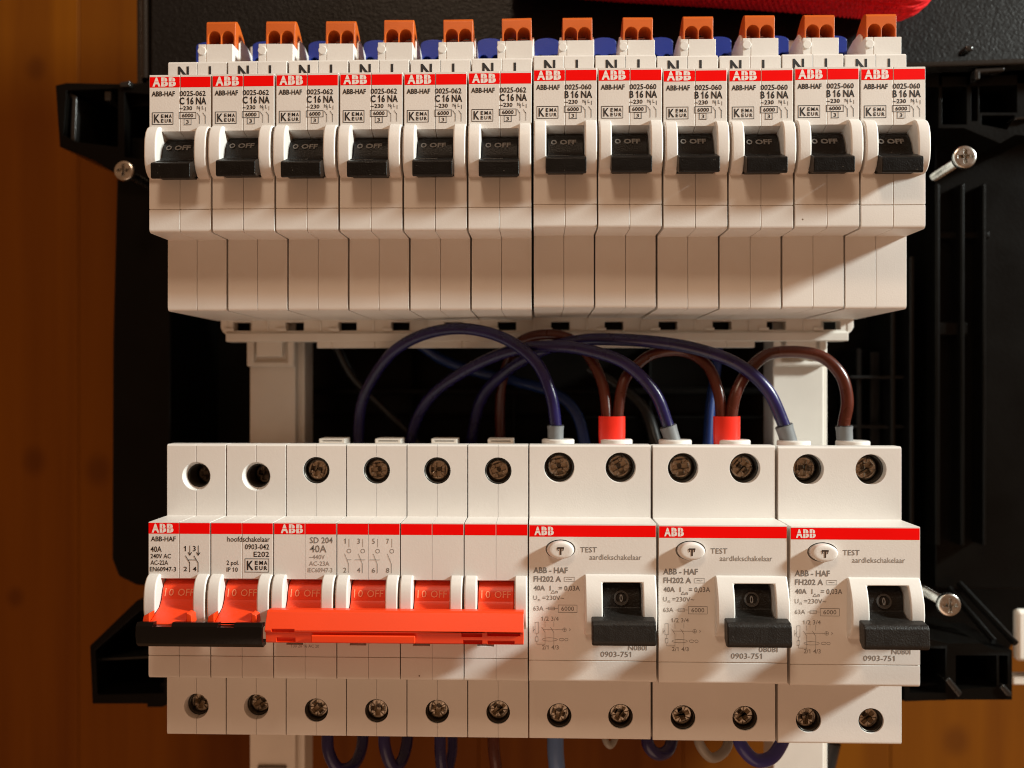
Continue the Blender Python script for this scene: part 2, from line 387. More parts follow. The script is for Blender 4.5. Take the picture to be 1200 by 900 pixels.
# frame screws
def frame_screw(px, py, Y, r, L_, label):
    global ORG
    c = at(px, py, Y); ORG = c.copy()
    t = thing('frame_screw', c, label, 'screw', 'long screws in the black frame')
    bm = B(); lathe(bm, c, [(r*.72, -1.6), (r*.93, -1.2), (r, -.4), (r*.97, .6), (r*.5, 1.0)], seg=28)
    c1 = B(); box(c1, c.x-.5, c.x+.5, c.y-3, c.y-.2, c.z-r*.6, c.z+r*.6); c2 = B(); box(c2, c.x-r*.6, c.x+r*.6, c.y-3, c.y-.25, c.z-.5, c.z+.5)
    me = solid('head', bm, STEEL, [c1, c2], bevel=.12); h = obj('head', me, t)
    bm = B(); pr = [(r*.42, .9)]
    n = int(L_/.7)
    for i in range(n): pr += [(r*.42, 1+i*.7), (r*.36, 1+i*.7+.35)]
    lathe(bm, c, pr, seg=16); obj('shank', plain('shank', bm, STEEL, 60), t)
    for o in t.children: o.location = (0, 0, 0)
    t.rotation_euler = (random.uniform(-.05, .05), 0, random.uniform(-.05, .05))
    ORG = Vector((0, 0, 0))
frame_screw(1129, 185, 40, 3.7, 22, 'shiny cross-head screw beside the right end of the upper breaker row')
frame_screw(1111, 708, 42, 3.7, 20, 'shiny cross-head screw above the lower right corner bracket')
frame_screw(147, 201, 44, 3.4, 20, 'dull cross-head screw at the left end of the upper breaker row')

# white block at the right edge
ORG = at(1215, 775, 75)
t = thing('wall_box', ORG, 'cream plastic box edge at the far right beside the lower corner bracket', 'box')
bm = B(); p = at(1192, 776, 75); q = at(1290, 716, 75); box(bm, p.x, q.x, 75, 79, p.z, q.z)
obj('shell', solid('shell', bm, WHITE2, bevel=1.5), t)
bm = B(); p = at(1187, 803, 80); q = at(1290, 794, 80); box(bm, p.x, q.x, 80, 86, p.z, q.z)
obj('base', solid('base', bm, WHITE2, bevel=.6), t)
ORG = Vector((0, 0, 0))

# rail posts
ZT, ZB = 66.9, -55.7
def post(x0, x1, label):
    global ORG
    ORG = Vector(((x0+x1)/2, 60, -130))
    t = thing('rail_post', ORG, label, 'post', 'white posts that carry the rails')
    bm = B(); box(bm, x0, x1, 57.5, 70, -150, 118); obj('post_body', solid('post_body', bm, WHITE2, bevel=.5), t)
    bm = B(); box(bm, x1-.3, x1+2.2, 61, 72, -149, 117); obj('edge_flange', solid('edge_flange', bm, WHITE2, bevel=.3), t)
    def clip(z0, z1):
        bm = B(); box(bm, x0-.3, x1+.2, 55.0, 57.4, z0, z1)
        c = B(); box(c, x0+2.3, x1-2.2, 50, 56.8, z0+1.6, z1+4)
        o = obj('clip', solid('clip', bm, WHITE2, [c], bevel=.7), t)
        bm = B(); box(bm, x0+3.4, x1-3.6, 53.8, 56.0, z0+3.3, z1+5); obj('clip_tongue', solid('clip_tongue', bm, WHITE2, bevel=.4), o)
    clip(at(0, 430, 56).z, at(0, 396, 56).z)
    bm = B(); z = at(0, 897, 57).z; box(bm, x0+3, x1-3, 56.6, 57.6, z-1.2, z+1.0); obj('slot', solid('slot', bm, HOLE, bevel=.2), t)
    ORG = Vector((0, 0, 0))
post(at(292, 0, 57).x, at(346, 0, 57).x, 'left white plastic post with a clip between the two breaker rows')
post(at(906, 0, 57).x, at(966, 0, 57).x, 'right white plastic post between the rows behind the brown wire arc')

# slotted carrier strip under the upper row
ORG = Vector((0, 52, ZT-48))
t = thing('rail_carrier', ORG, 'long white slotted plastic carrier strip under the upper breaker row', 'rail')
xl, xr = at(262, 0, 51).x, at(997, 0, 51).x
zt_, zb_ = at(0, 366, 51).z, at(0, 401, 51).z
bm = B(); prism(bm, [(51, zt_), (51, zb_+3.2), (49.6, zb_+2.6), (49.6, zb_), (56, zb_), (56, zt_)], xl+1.2, xr-1.2)
cuts = []; c = B()
for k in range(12):
    cx = -96.25+17.5*k; z = at(0, 383, 51).z; box(c, cx-3.0, cx+3.1, 45, 58, z-1.45, z+1.35)
obj('strip', solid('strip', bm, WHITE2, [c], bevel=.35), t)
bm = B()
for k in range(13):
    cx = -105+17.5*k
    if 0 < k < 12: box(bm, cx-.25, cx+.25, 50.4, 51.2, zb_+3.4, zt_-.2)
    if k < 12: box(bm, cx+3, cx+6.2, 50.2, 51.2, zb_+3.4, zb_+4.4); box(bm, cx+11, cx+15, 50.3, 51.2, zt_-2.6, zt_-1.2)
obj('moulding', solid('moulding', bm, WHITE2, bevel=.12), t)
for s, x_ in ((0, xl), (1, xr)):
    bm = B(); pr = [(x_-.2, zb_+3.2), (x_+1.3, zb_+2), (x_+1.3, zt_), (x_, zt_), (x_-.9, zt_-2), (x_-.9, zb_+4.5)]
    if s: pr = [(2*x_-a_, b) for a_, b in pr]
    prismy(bm, pr, 50.8, 56); obj('end_cap', solid('end_cap', bm, WHITE2, bevel=.3), t)
bm = B(); p, q = at(372, 408, 51), at(884, 400, 51); box(bm, p.x, q.x, 50.3, 53, p.z, q.z+.4)
c = B()
for k in range(30):
    if k % 3 == 1: cx = p.x+ (q.x-p.x)*k/30; box(c, cx, cx+.5, 40, 50.7, p.z-2, q.z+2)
obj('lower_ledge', solid('lower_ledge', bm, WHITE2, [c], bevel=.25), t)
bm = B(); z = at(0, 383, 51).z; box(bm, xl+2, xr-2, 58.5, 60, z-3, z+3); obj('slot_backing', plain('slot_backing', bm, BLACK2), t)
ORG = Vector((0, 0, 0))
# rails on which the devices are clamped (hidden mostly)
for z, nm in ((ZT, 'upper'), (ZB, 'lower')):
    bm = B(); box(bm, -108, 108, 54.2, 57, z-17.5, z+17.5); ORG = Vector((0, 55, z))
    o = obj('mounting_rail', solid('mounting_rail', bm, SLEEVE, bevel=.3)); o.location = ORG*MM  # dark metal instead of bright steel, painting in the shade of the gaps
    tag(o, 'steel mounting rail that carries the %s row of breakers' % nm, 'rail'); ORG = Vector((0, 0, 0))

# ------------------------------------------------------------------ housings
CHEEK = [(.6, 7.4), (-.7, 7.25), (-1.9, 6.5), (-2.9, 5.1), (-3.45, 3.2), (-3.65, 1.0), (-3.65, -1.6), (-3.3, -3.8), (-2.4, -5.6), (-1.1, -6.7), (.6, -7.2)]
def body_prof(top_sh, bot_sh):
    return [(0, 21.6), (D1, 21.6), (D1, top_sh-.5), (D1+.5, top_sh), (D1+5, top_sh), (52, top_sh-4.5), (52, -bot_sh), (D1+.9, -bot_sh), (D1+.25, -bot_sh+.25), (D1, -bot_sh+.9),
            (D1, -21.6), (1.0, -21.6), (.3, -21.3), (0, -20.6)]
def half_housing(x0, x1, xc, top_sh, bot_sh, holes=(), recess=True, slot=None):
    """half shell of a pole from x0 to x1; the toggle recess and screw holes are centred at xc"""
    bm = B(); prism(bm, body_prof(top_sh, bot_sh), x0, x1)
    cuts = []
    def cut(fn):
        c = B(); fn(c); cuts.append(c)
    # groove across the front, above the lower lip
    cut(lambda c: box(c, x0-5, x1+5, -1, .32, -15.35, -15.12))
    if recess:
        cut(lambda c: prism(c, [(-12, 6.1), (0, 6.1), (4.2, 4.9), (9, 4.9), (9, -6.6), (-12, -6.6)], xc-5.1, xc+5.1))
    for (z, r, rf, dep) in holes:
        cut(lambda c: lathe(c, (xc, D1, z), [(rf, -1), (rf, 0), (r, .01 if rf == r else 2.2), (r, dep)], seg=36))
    if slot: cut(lambda c: box(c, *slot))
    return solid('half_shell', bm, WHITE, cuts, bevel=.2)
def cheek(x0, x1):
    bm = B(); prism(bm, CHEEK, x0, x1); return bm
def arch_top(xc, z=7.4):
    return None

def toggle_small():
    """small black lever in its off position"""
    bm = B(); prism(bm, [(6, 5.0), (3.0, 4.6), (1.3, 3.2), (.1, 1.2), (-.5, -.9), (-1.6, -2.2), (-2.6, -2.9), (-2.6, -7.0), (7, -7.0)], -4.85, 4.85)
    c = B(); box(c, -6, 1.6, -4.2, -1.2, -3.25, -2.5)
    me = solid('toggle', bm, BLACK, None, bevel=.25)
    bm = B(); prism(bm, [(-.4, -2.0), (-1.5, -2.0), (-6.1, -3.75), (-6.5, -4.15), (-6.35, -7.7), (-5.8, -8.0), (-4.0, -7.6), (-1.4, -6.4)], -5.3, 5.3)
    c = B(); prism(c, [(-2.4, -1.5), (-4.4, -1.5), (-4.4, -5.2), (-2.4, -5.2)], -4.9, 1.0)
    lv = solid('lever', bm, BLACK, [c], bevel=.25)
    bm = B(); me2 = B()
    T(me2, 'O', -3.9, 0, 1.6, -2.3, .03, 0); T(me2, 'OFF', -1.5, 0, 1.6, 2.9, .03, 0)
    mm = bpy.data.meshes.new('emb'); me2.to_mesh(mm); me2.free(); bm.from_mesh(mm); bpy.data.meshes.remove(mm)
    ex = bmesh.ops.extrude_face_region(bm, geom=bm.faces[:])
    bmesh.ops.translate(bm, vec=(0, .2, 0), verts=[v for v in ex['geom'] if isinstance(v, bmesh.types.BMVert)])
    M = Matrix.Translation((0, -.18, 1.15)) @ Matrix.Rotation(math.radians(-31), 4, 'X')
    bmesh.ops.transform(bm, matrix=M, verts=bm.verts[:])
    return me, lv, plain('embossed_text', bm, EMB, 0)

# ---- upper row breakers
def mesh_print(fn, m, name='printed_text'):
    bm = B(); fn(bm); return plain(name, bm, m, 0)
W = 17.0
def build_breaker(kind):
    global ORG
    ORG = Vector((0, 50, 0))
    t = thing('circuit_breaker', (0, 0, 0), 'x', 'circuit breaker')
    for s in (-1, 1):
        x0, x1 = (-W/2, -.05) if s < 0 else (.05, W/2)
        h = obj('half_shell', half_housing(x0, x1, 0, 29.7, 42.0), t)
        bm = cheek(-W/2+.05, -5.1) if s < 0 else cheek(5.1, W/2-.05)
        obj('cheek', solid('cheek', bm, WHITE, bevel=.45, seg=3), h)
        bm = B(); box(bm, x0+.12, x1-.05 if s < 0 else x1-.12, -.035, .1, 18.15, 21.0); obj('red_stripe', plain('red_stripe', bm, REDS, 0), h)
    cb = B(); wb = B(); logo(wb, cb, -7.6, -1.1, 18.55, 2.15)
    obj('brand_print', plain('brand_print', wb, WINK, 0), t); obj('brand_split', plain('brand_split', cb, REDS, 0), t)
    def pr(bm):
        T(bm, 'ABB-HAF', -7.8, 15.75, 1.3, -1.4, .024)
        T(bm, '0025-062' if kind == 'C' else '0025-060', -.05, 15.75, 1.35, 7.1, .018)
        T(bm, kind+' 16 NA', -.1, 13.5, 1.8, 7.3, .028)
        T(bm, '~230', -.1, 11.9, 1.05, 3.4, .018)
        T(bm, 'N', 4.7, 12.1, .9, 5.4, .01); T(bm, 'L', 6.1, 12.1, .9, 6.6, .01)
        for x_ in (5.0, 6.6):
            L(bm, x_+.5, 12.6, x_+.5, 11.6, .13); L(bm, x_-.25, 11.1, x_+.35, 10.2, .13, -.05); L(bm, x_+.4, 10.3, x_+.4, 8.2, .13, -.055)
        R(bm, -.15, 4.4, 9.6, 11.3, .14); T(bm, '6000', .6, 9.95, 1.0, 3.7, .02)
        R(bm, 1.15, 3.1, 7.9, 9.55, .13, -.07); T(bm, '3', 1.7, 8.2, .95, 2.45, .01)
        kema(bm, -7.6, -1.9, 8.05, 11.25)
    obj('printed_text', mesh_print(pr, INK), t)
    def nl(bm):
        T(bm, 'N', -5.6, 24.6, 3.5, -2.4, .03, D1-.05); T(bm, 'L', 3.3, 24.6, 3.5, 5.4, .03, D1-.05)
    obj('terminal_letters', mesh_print(nl, INK), t)
    a_, b, c = toggle_small()
    tg = obj('toggle', a_, t); obj('lever', b, tg); obj('embossed_text', c, tg)
    bm = B(); box(bm, -5.05, 5.05, 7.6, 8.6, -6.5, 5.9); obj('recess_floor', plain('recess_floor', bm, BLACK), t)
    return t
ordn = ['first', 'second', 'third', 'fourth', 'fifth', 'sixth', 'seventh', 'eighth', 'ninth', 'tenth', 'eleventh', 'twelfth']
pc = build_breaker('C'); pb_ = build_breaker('B')
ORG = Vector((0, 0, 0))
for k in range(12):
    src = pc if k < 6 else pb_
    t = src if k in (0, 6) else dup(src)
    dz = (0, .05, .12, .1, 0, .05, .75, .6, .25, .1, .3, .1)[k]
    t.location = Vector((-96.25+17.5*k+(.1 if k == 6 else 0), 50+random.uniform(-.1, .1), ZT+dz))*MM
    t.rotation_euler = (0, random.uniform(-.002, .002), 0)
    pos = 'leftmost' if k == 0 else 'rightmost' if k == 11 else ordn[k]
    if k < 6: lab = 'white C 16 NA breaker with black lever, %s in upper row' % ('leftmost' if k == 0 else ordn[k]+' from left')
    else: lab = 'white B 16 NA breaker with black lever, %s in upper row' % ('rightmost' if k == 11 else ordn[11-k]+' from right')
    for ch in t.children:
        if ch.name.startswith('toggle'):
            ch.rotation_euler = (math.radians(random.uniform(-.35, .3)), 0, math.radians(random.uniform(-.15, .15)))
            ch.location = (random.uniform(-.1, .1)*MM, 0, 0)
    tag(t, lab, 'circuit breaker', 'circuit breakers in the upper row')

# ---- plugs
def build_orange():
    global ORG
    ORG = Vector((4.2, 28, 30))
    t = thing('terminal_plug', (0, 0, 0), 'x', 'terminal plug')
    bm = B(); box(bm, -1.2, 8.9, 17.0, 37, 28, 36.2)
    c = B(); box(c, .95, 1.15, 16, 17.25, 27, 37)
    obj('base', solid('base', bm, WHITE, [c], bevel=.3), t)
    bm = B(); cyl(bm, (-.1, 17, 34.2), 1.25, -.35, 1, seg=18); obj('nub', solid('nub', bm, WHITE, bevel=.15), t)
    for x0, x1 in ((-.75, -.05), (8.75, 9.35)):
        bm = B(); prism(bm, [(22, 35), (22, 38.2), (24, 39.8), (29, 39.6), (36, 38), (36, 30), (22, 30)], x0, x1)
        obj('side_plate', solid('side_plate', bm, WHITE, bevel=.2), t)
    bm = B(); prism(bm, [(20, 33), (20, 43.4), (20.5, 44.1), (22, 44.6), (24, 44.0), (27, 42), (32, 37), (32, 33)], .0, 8.65)
    cuts = []
    for cx in (2.35, 6.3):
        c = B(); prof = [(cx-1.85, 32), (cx+1.85, 32)]+[(cx+1.85*math.cos(a), 39.3+1.9*math.sin(a)) for a in [math.pi*i/10 for i in range(11)]]
        prismy(c, prof, 18, 28.5); cuts.append(c)
    obj('lever_block', solid('lever_block', bm, ORANGE, cuts, bevel=.4), t)
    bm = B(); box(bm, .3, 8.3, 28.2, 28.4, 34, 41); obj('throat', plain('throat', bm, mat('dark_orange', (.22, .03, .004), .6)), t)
    return t
def build_blue():
    global ORG
    ORG = Vector((-4.5, 38, 30))
    t = thing('terminal_plug', (0, 0, 0), 'x', 'terminal plug')
    bm = B(); prof = [(-8.4, 30), (-8.4, 42.0)]+[(-4.6-3.8*math.cos(math.pi*i/8), 42.0+1.4*math.sin(math.pi*i/8)) for i in range(1, 8)]+[(-.8, 42.0), (-.8, 30)]
    prismy(bm, prof, 33.5, 47)
    cuts = []
    for cx in (-6.5, -2.7):
        c = B(); prof = [(cx-1.5, 32), (cx+1.5, 32)]+[(cx+1.5*math.cos(a), 36.6+1.6*math.sin(a)) for a in [math.pi*i/8 for i in range(9)]]
        prismy(c, prof, 30, 40); cuts.append(c)
    obj('lever_block', solid('lever_block', bm, BLUEP, cuts, bevel=.5), t)
    return t
po, pbl = build_orange(), build_blue()
ORG = Vector((0, 0, 0))
for k in range(12):
    for src, off, cn in ((po, Vector((4.2, 28, 30)), 'orange'), (pbl, Vector((-4.5, 38, 30)), 'blue')):
        t = src if k == 0 else dup(src)
        t.location = (Vector((-96.25+17.5*k+random.uniform(-.15, .15), random.uniform(-.3, .3), ZT+random.uniform(-.1, .15)))+off)*MM
        if cn == 'orange': t.rotation_euler = (0, random.uniform(-.012, .012), random.uniform(-.01, .01))
        if k == 0: w = 'leftmost upper breaker'
        elif k == 11: w = 'rightmost upper breaker'
        elif k < 6: w = ordn[k]+' upper breaker from left'
        else: w = ordn[11-k]+' upper breaker from right'
        tag(t, ('orange terminal plug with two arched holes above the ' if cn == 'orange' else 'blue terminal plug peeking out above the ')+w, 'terminal plug',
            '%s plugs on the upper breakers' % cn)

# ---- screws in the terminals
def screw_mesh(m, r=3.0):
    bm = B(); lathe(bm, (0, 0, 0), [(r*.86, 0), (r, .35), (r, 3)], seg=30)
    c1 = B(); box(c1, -.7, .7, -1, 2.2, -r*.7, r*.7); c2 = B(); box(c2, -r*.7, r*.7, -1, 2.1, -.7, .7)
    c3 = B(); box(c3, -.16, .16, -1, .35, -r*.85, r*.85); c4 = B(); box(c4, -r*.85, r*.85, -1, .36, -.16, .16)
    c3.transform(Matrix.Rotation(math.pi/4, 4, 'Y')); c4.transform(Matrix.Rotation(math.pi/4, 4, 'Y'))
    c5 = B(); lathe(c5, (0, 0, 0), [(1.45, -.5), (1.2, .4), (.5, 2.6)], seg=12)
    return solid('terminal_screw', bm, m, [c1, c2, c3, c4, c5], bevel=.08, seg=1)
ORG = Vector((0, 0, 0))
SM, SMD = screw_mesh(SCREW, 3.1), screw_mesh(SCREWD, 3.0)
_cb = B(); lathe(_cb, (0, 0, 0), [(3.7, 0), (3.7, 1)], seg=30); CAP = plain('hole_bottom', _cb, HOLE)
_cb = B()
lathe(_cb, (0, 0, 0), [(3.35, 0), (3.35, 2.0)], seg=30)
RING = None
def sleeve_mesh(ro):
    global ORG
    keep = ORG; ORG = Vector((0, 0, 0))
    bm = B(); lathe(bm, (0, 0, 0), [(ro, 0), (ro, 10), (ro-.35, 10), (ro-.35, .15), (ro-.2, 0)], seg=36)
    bmesh.ops.delete(bm, geom=[f_ for f_ in bm.faces if len(f_.verts) > 10], context='FACES'); me = plain('terminal_sleeve', bm, SLEEVE); ORG = keep; return me
SLV = {}
def sleeve(parent, x, z, y, ro):
    if ro not in SLV: SLV[ro] = sleeve_mesh(ro)
    o = obj('terminal_sleeve', SLV[ro], parent); o.location = Vector((x, D1+y-50, z))*MM
def screw(parent, x, z, dep, me=None, rot=None, s=1.0, dx=0, dz=0):
    o = obj('terminal_screw', me or SM, parent); o.location = Vector((x+dx, D1+dep-50, z+dz))*MM
    o.rotation_euler = (0, rot if rot is not None else random.uniform(0, 1.57), 0); o.scale = (s, 1, s)
    f_ = obj('hole_bottom', CAP, o); f_.location = Vector((0, 2.4, 0))*MM; f_.scale = (1.12, 1, 1.12)

def red_toggle(wide):
    bm = B(); prism(bm, [(6, 5.6), (3.0, 5.3), (1.4, 4.3), (.4, 2.6), (-.2, .4), (-.3, .2), (-1.6, -1.4), (-5.2, -2.9), (-8.5, -4.2), (-8.2, -7.4), (-2.6, -6.9), (7, -6.5)], -4.85, 4.85)
    me = solid('toggle', bm, REDP, bevel=.25)
    bm = B()
    if wide:
        prismy(bm, [(-5.0, -4.4), (-5.0, -1.6), (-6.6, -2.4), (-7.0, -4.4)][::-1], -7.6, -4.2); prismy(bm, [(5.0, -4.4), (5.0, -1.4), (6.3, -2.0), (6.6, -4.4)], -7.6, -4.2)
    b2 = B(); T(b2, '0', -2.9, 0, 1.9, -1.6, .0, 0); T(b2, 'OFF', -.4, 0, 1.9, 4.0, .0, 0)
    L(b2, -3.9, 0, -3.9, 1.9, .25, 0)
    mm = bpy.data.meshes.new('e'); b2.to_mesh(mm); b2.free(); b3 = B(); b3.from_mesh(mm); bpy.data.meshes.remove(mm)
    ex = bmesh.ops.extrude_face_region(b3, geom=b3.faces[:])
    bmesh.ops.translate(b3, vec=(0, .2, 0), verts=[v for v in ex['geom'] if isinstance(v, bmesh.types.BMVert)])
    bmesh.ops.transform(b3, matrix=Matrix.Translation((0, -.12, 1.3)) @ Matrix.Rotation(math.radians(-20), 4, 'X'), verts=b3.verts[:])
    return me, (solid('toggle_foot', bm, REDP, bevel=.2) if wide else (bm.free(), None)[1]), plain('embossed_text', b3, EMBR, 0)

# ---- main switch, two poles
YB = 2.5
def poles(t, n, holes_top, holes_bot, slots=False, depth_top=2.5, depth_bot=2.6, sm=None):
    for p in range(n):
        xc = (p-(n-1)/2)*17.5
        for s in (-1, 1):
            wv = 17.2
            x0, x1 = (xc-wv/2, xc-.04) if s < 0 else (xc+.04, xc+wv/2)
            sl = (xc-5.2, xc-.6, -1, 6, -12.0, -10.7) if (slots and s < 0) else None
            h = obj('half_shell', half_housing(x0, x1, xc, 42.3, 42.0, [holes_top, holes_bot], True, sl), t)
            bm = cheek(xc-wv/2+.1, xc-5.1) if s < 0 else cheek(xc+5.1, xc+wv/2-.1)
            obj('cheek', solid('cheek', bm, WHITE, bevel=.45, seg=3), h)
            bm = B(); box(bm, x0+.06, x1-.06, -.035, .1, 18.4, 21.35); obj('red_stripe', plain('red_stripe', bm, REDS, 0), h)
        bm = B(); box(bm, xc-5.05, xc+5.05, 7.6, 8.6, -6.5, 5.9); obj('recess_floor', plain('recess_floor', bm, BLACK), t)
        sleeve(t, xc, holes_top[0], 2.3 if holes_top[2] > holes_top[1] else .5, holes_top[1]-.03); sleeve(t, xc, holes_bot[0], .5 if holes_bot[2] == holes_bot[1] else 2.3, holes_bot[1]-.03)
        screw(t, xc, holes_top[0], depth_top+random.uniform(-.3, .5), sm); screw(t, xc, holes_bot[0], depth_bot+random.uniform(-.3, .6), None)
ORG = Vector((0, 50, 0))
XA = -106.16+17.5
t = thing('main_switch', (XA, YB+50, ZB), 'white main switch with two red toggles joined by a black bar', 'main switch')
poles(t, 2, (33.0, 3.45, 4.1, 14), (-33.6, 3.3, 3.6, 14), False, 8.5, 3.6, SMD)
cb = B(); wb = B(); logo(wb, cb, -16.4, -10.3, 18.85, 2.1)
obj('brand_print', plain('brand_print', wb, WINK, 0), t); obj('brand_split', plain('brand_split', cb, REDS, 0), t)
def pr(bm):
    T(bm, 'ABB-HAF', -16.6, 16.3, 1.3, -9.7, .012); T(bm, '40A', -16.7, 13.35, 1.5, -13.6, .008)
    T(bm, '240V AC', -16.7, 11.6, 1.2, -11.0, .008); T(bm, 'AC-22A', -16.7, 9.8, 1.2, -11.8, .008); T(bm, 'EN60947-3', -16.9, 8.0, 1.2, -9.6, .008)
    T(bm, '1', -7.1, 13.6, 1.4, None, .01); T(bm, '3', -4.9, 13.6, 1.4, -4.1, .01); T(bm, '2', -7.5, 8.1, 1.2, -6.5, .01); T(bm, '4', -4.9, 8.1, 1.2, -3.9, .01)
    for x_ in (-5.75, -3.4):
        L(bm, x_, 15.1, x_, 12.8, .16); L(bm, x_-.45, 13.2, x_, 12.5, .2, -.05); L(bm, x_+.45, 13.2, x_, 12.5, .2, -.055)
        L(bm, x_-1.2, 12.3, x_-.1, 10.5, .18, -.06); L(bm, x_-.05, 10.5, x_-.05, 7.9, .18)
    L(bm, -6.2, 11.2, -4.0, 11.2, .14, -.065)
    T(bm, 'hoofdschakelaar', 4.7, 16.3, 1.4, 16.5, .004); T(bm, '0903-042', 9.6, 14.2, 1.4, 16.3, .008); T(bm, 'E202', 12.0, 12.15, 1.4, 16.3, .008)
    T(bm, '2 pol.', 4.5, 9.9, 1.2, 7.9, .006); T(bm, 'IP 10', 4.5, 8.0, 1.2, 7.6, .006); kema(bm, 9.6, 16.2, 7.95, 11.6)
obj('printed_text', mesh_print(pr, INK), t)
tm, tf, te = red_toggle(True)
for p in (-8.75, 8.75):
    o = obj('toggle', tm, t); o.location = (p*MM, 0, 0); obj('toggle_foot', tf, o); obj('embossed_text', te, o)
bm = B(); prism(bm, [(-8.4, -3.5), (-10.2, -3.3), (-11.0, -4.2), (-11.2, -6.6), (-10.8, -8.8), (-9.6, -9.9), (-7.6, -9.8), (-7.0, -8.9), (-7.2, -8.3), (-8.4, -8.8), (-9.5, -8.4), (-10.0, -6.6), (-9.8, -4.6), (-8.4, -4.5)], -15.9, 17.7)
cuts = []
for x0, x1 in ((-11.4, -6.4), (5.9, 10.2)):
    c = B(); box(c, x0, x1, -14, -5, -4.35, -2.0); cuts.append(c)
obj('link_bar', solid('link_bar', bm, mat('glossy_black_bar', (.004, .003, .0025), .22, grain=.1, gscale=1500, spec=.25), cuts, bevel=.25), t)

# ---- four pole isolator
XB_ = -106.16+35+35
t = thing('isolator_switch', (XB_, YB+50, ZB), 'four-pole white isolator with one wide red handle bar in the lower row', 'isolator')
poles(t, 4, (34.8, 3.85, 3.85, 14), (-34.4, 3.4, 3.4, 14), True, 2.4, 2.2)
cb = B(); wb = B(); logo(wb, cb, -33.0, -26.8, 18.85, 2.1)
obj('brand_print', plain('brand_print', wb, WINK, 0), t); obj('brand_split', plain('brand_split', cb, REDS, 0), t)
def pr(bm):
    T(bm, 'SD 204', -24.9, 16.0, 1.6, -18.6, .006); T(bm, '40A', -24.9, 13.5, 1.9, -20.3, .006)
def pr2(bm):
    T(bm, '~440V', -25.1, 11.6, 1.2, -20.8); T(bm, 'AC-23A', -25.1, 9.8, 1.2, -19.5); T(bm, 'IEC60947-3', -25.5, 8.0, 1.2, -18.7)
    T(bm, '130 20 16 AC 20', -30, -12.7, .8, -22.4)
def pr3(bm):
    for i, (x_, d) in enumerate(zip((-14.1, -10.3, -6.2, -2.3), ('12', '34', '56', '78'))):
        T(bm, d[0], x_-(1.1 if d[0] == '1' else 1.5), 15.9, 1.4, None if d[0] == '1' else x_-.8); L(bm, x_, 17.2, x_, 15.0, .12); O(bm, x_, 13.9, .6, .6, .13)
        L(bm, x_-1.2, 13.1, x_-.1, 10.3, .12, -.05); L(bm, x_-.1, 10.3, x_-.1, 7.9, .12, -.055); T(bm, d[1], x_-1.6, 8.0, 1.3, x_-.7)
        L(bm, x_-(2.2 if i in (1, 2) else .5), 11.5, x_+(.6 if i < 3 else -.3), 11.5, .1, -.06)
obj('printed_text', mesh_print(pr, INKG), t); obj('printed_text', mesh_print(pr2, INKL), t); obj('circuit_symbol', mesh_print(pr3, INKG, 'circuit_symbol'), t)
tm, tf, te = red_toggle(False)
for p in (-26.25, -8.75, 8.75, 26.25):
    o = obj('toggle', tm, t); o.location = (p*MM, 0, 0); obj('embossed_text', te, o)
bm = B(); prism(bm, [(-3.6, -.9), (-7.2, -.5), (-7.9, -.9), (-10.2, -5.2), (-10.0, -5.7), (-9.3, -6.0), (-9.0, -8.6), (-8.4, -9.0), (-4.2, -8.8)], -34.4, 33.9)
cuts = []
for a_ in ((17.6, 23.0, -12, -8.2, -6.8, -5.3), (18.0, 23.0, -12, -7.6, -8.9, -7.7), (24.4, 33.0, -12, -8.2, -6.5, -5.4), (24.4, 31.5, -12, -7.8, -8.8, -7.8),
           (-32.6, -26.5, -12, -9.1, -5.8, -4.9), (-31.5, -26.5, -12, -8.2, -8.6, -7.4)):
    c = B(); box(c, *a_); cuts.append(c)
hb = obj('handle_bar', solid('handle_bar', bm, REDP, cuts, bevel=.3), t)
bm = B(); box(bm, -22, 5.5, -10.45, -9.6, -8.4, -6.4); obj('bar_step', solid('bar_step', bm, REDP, bevel=.3), hb)
for p in (-26.25, -8.75, 8.75, 26.25):                    # wire entry tabs on the top
    bm = B(); box(bm, p-4.1, p+3.9, 32, 40, 39, 42.7)
    c = B(); box(c, p-3.2, p+3.0, 31, 39, 41.9, 42.2)
    obj('entry_tab', solid('entry_tab', bm, WHITE2, [c], bevel=.2), t)

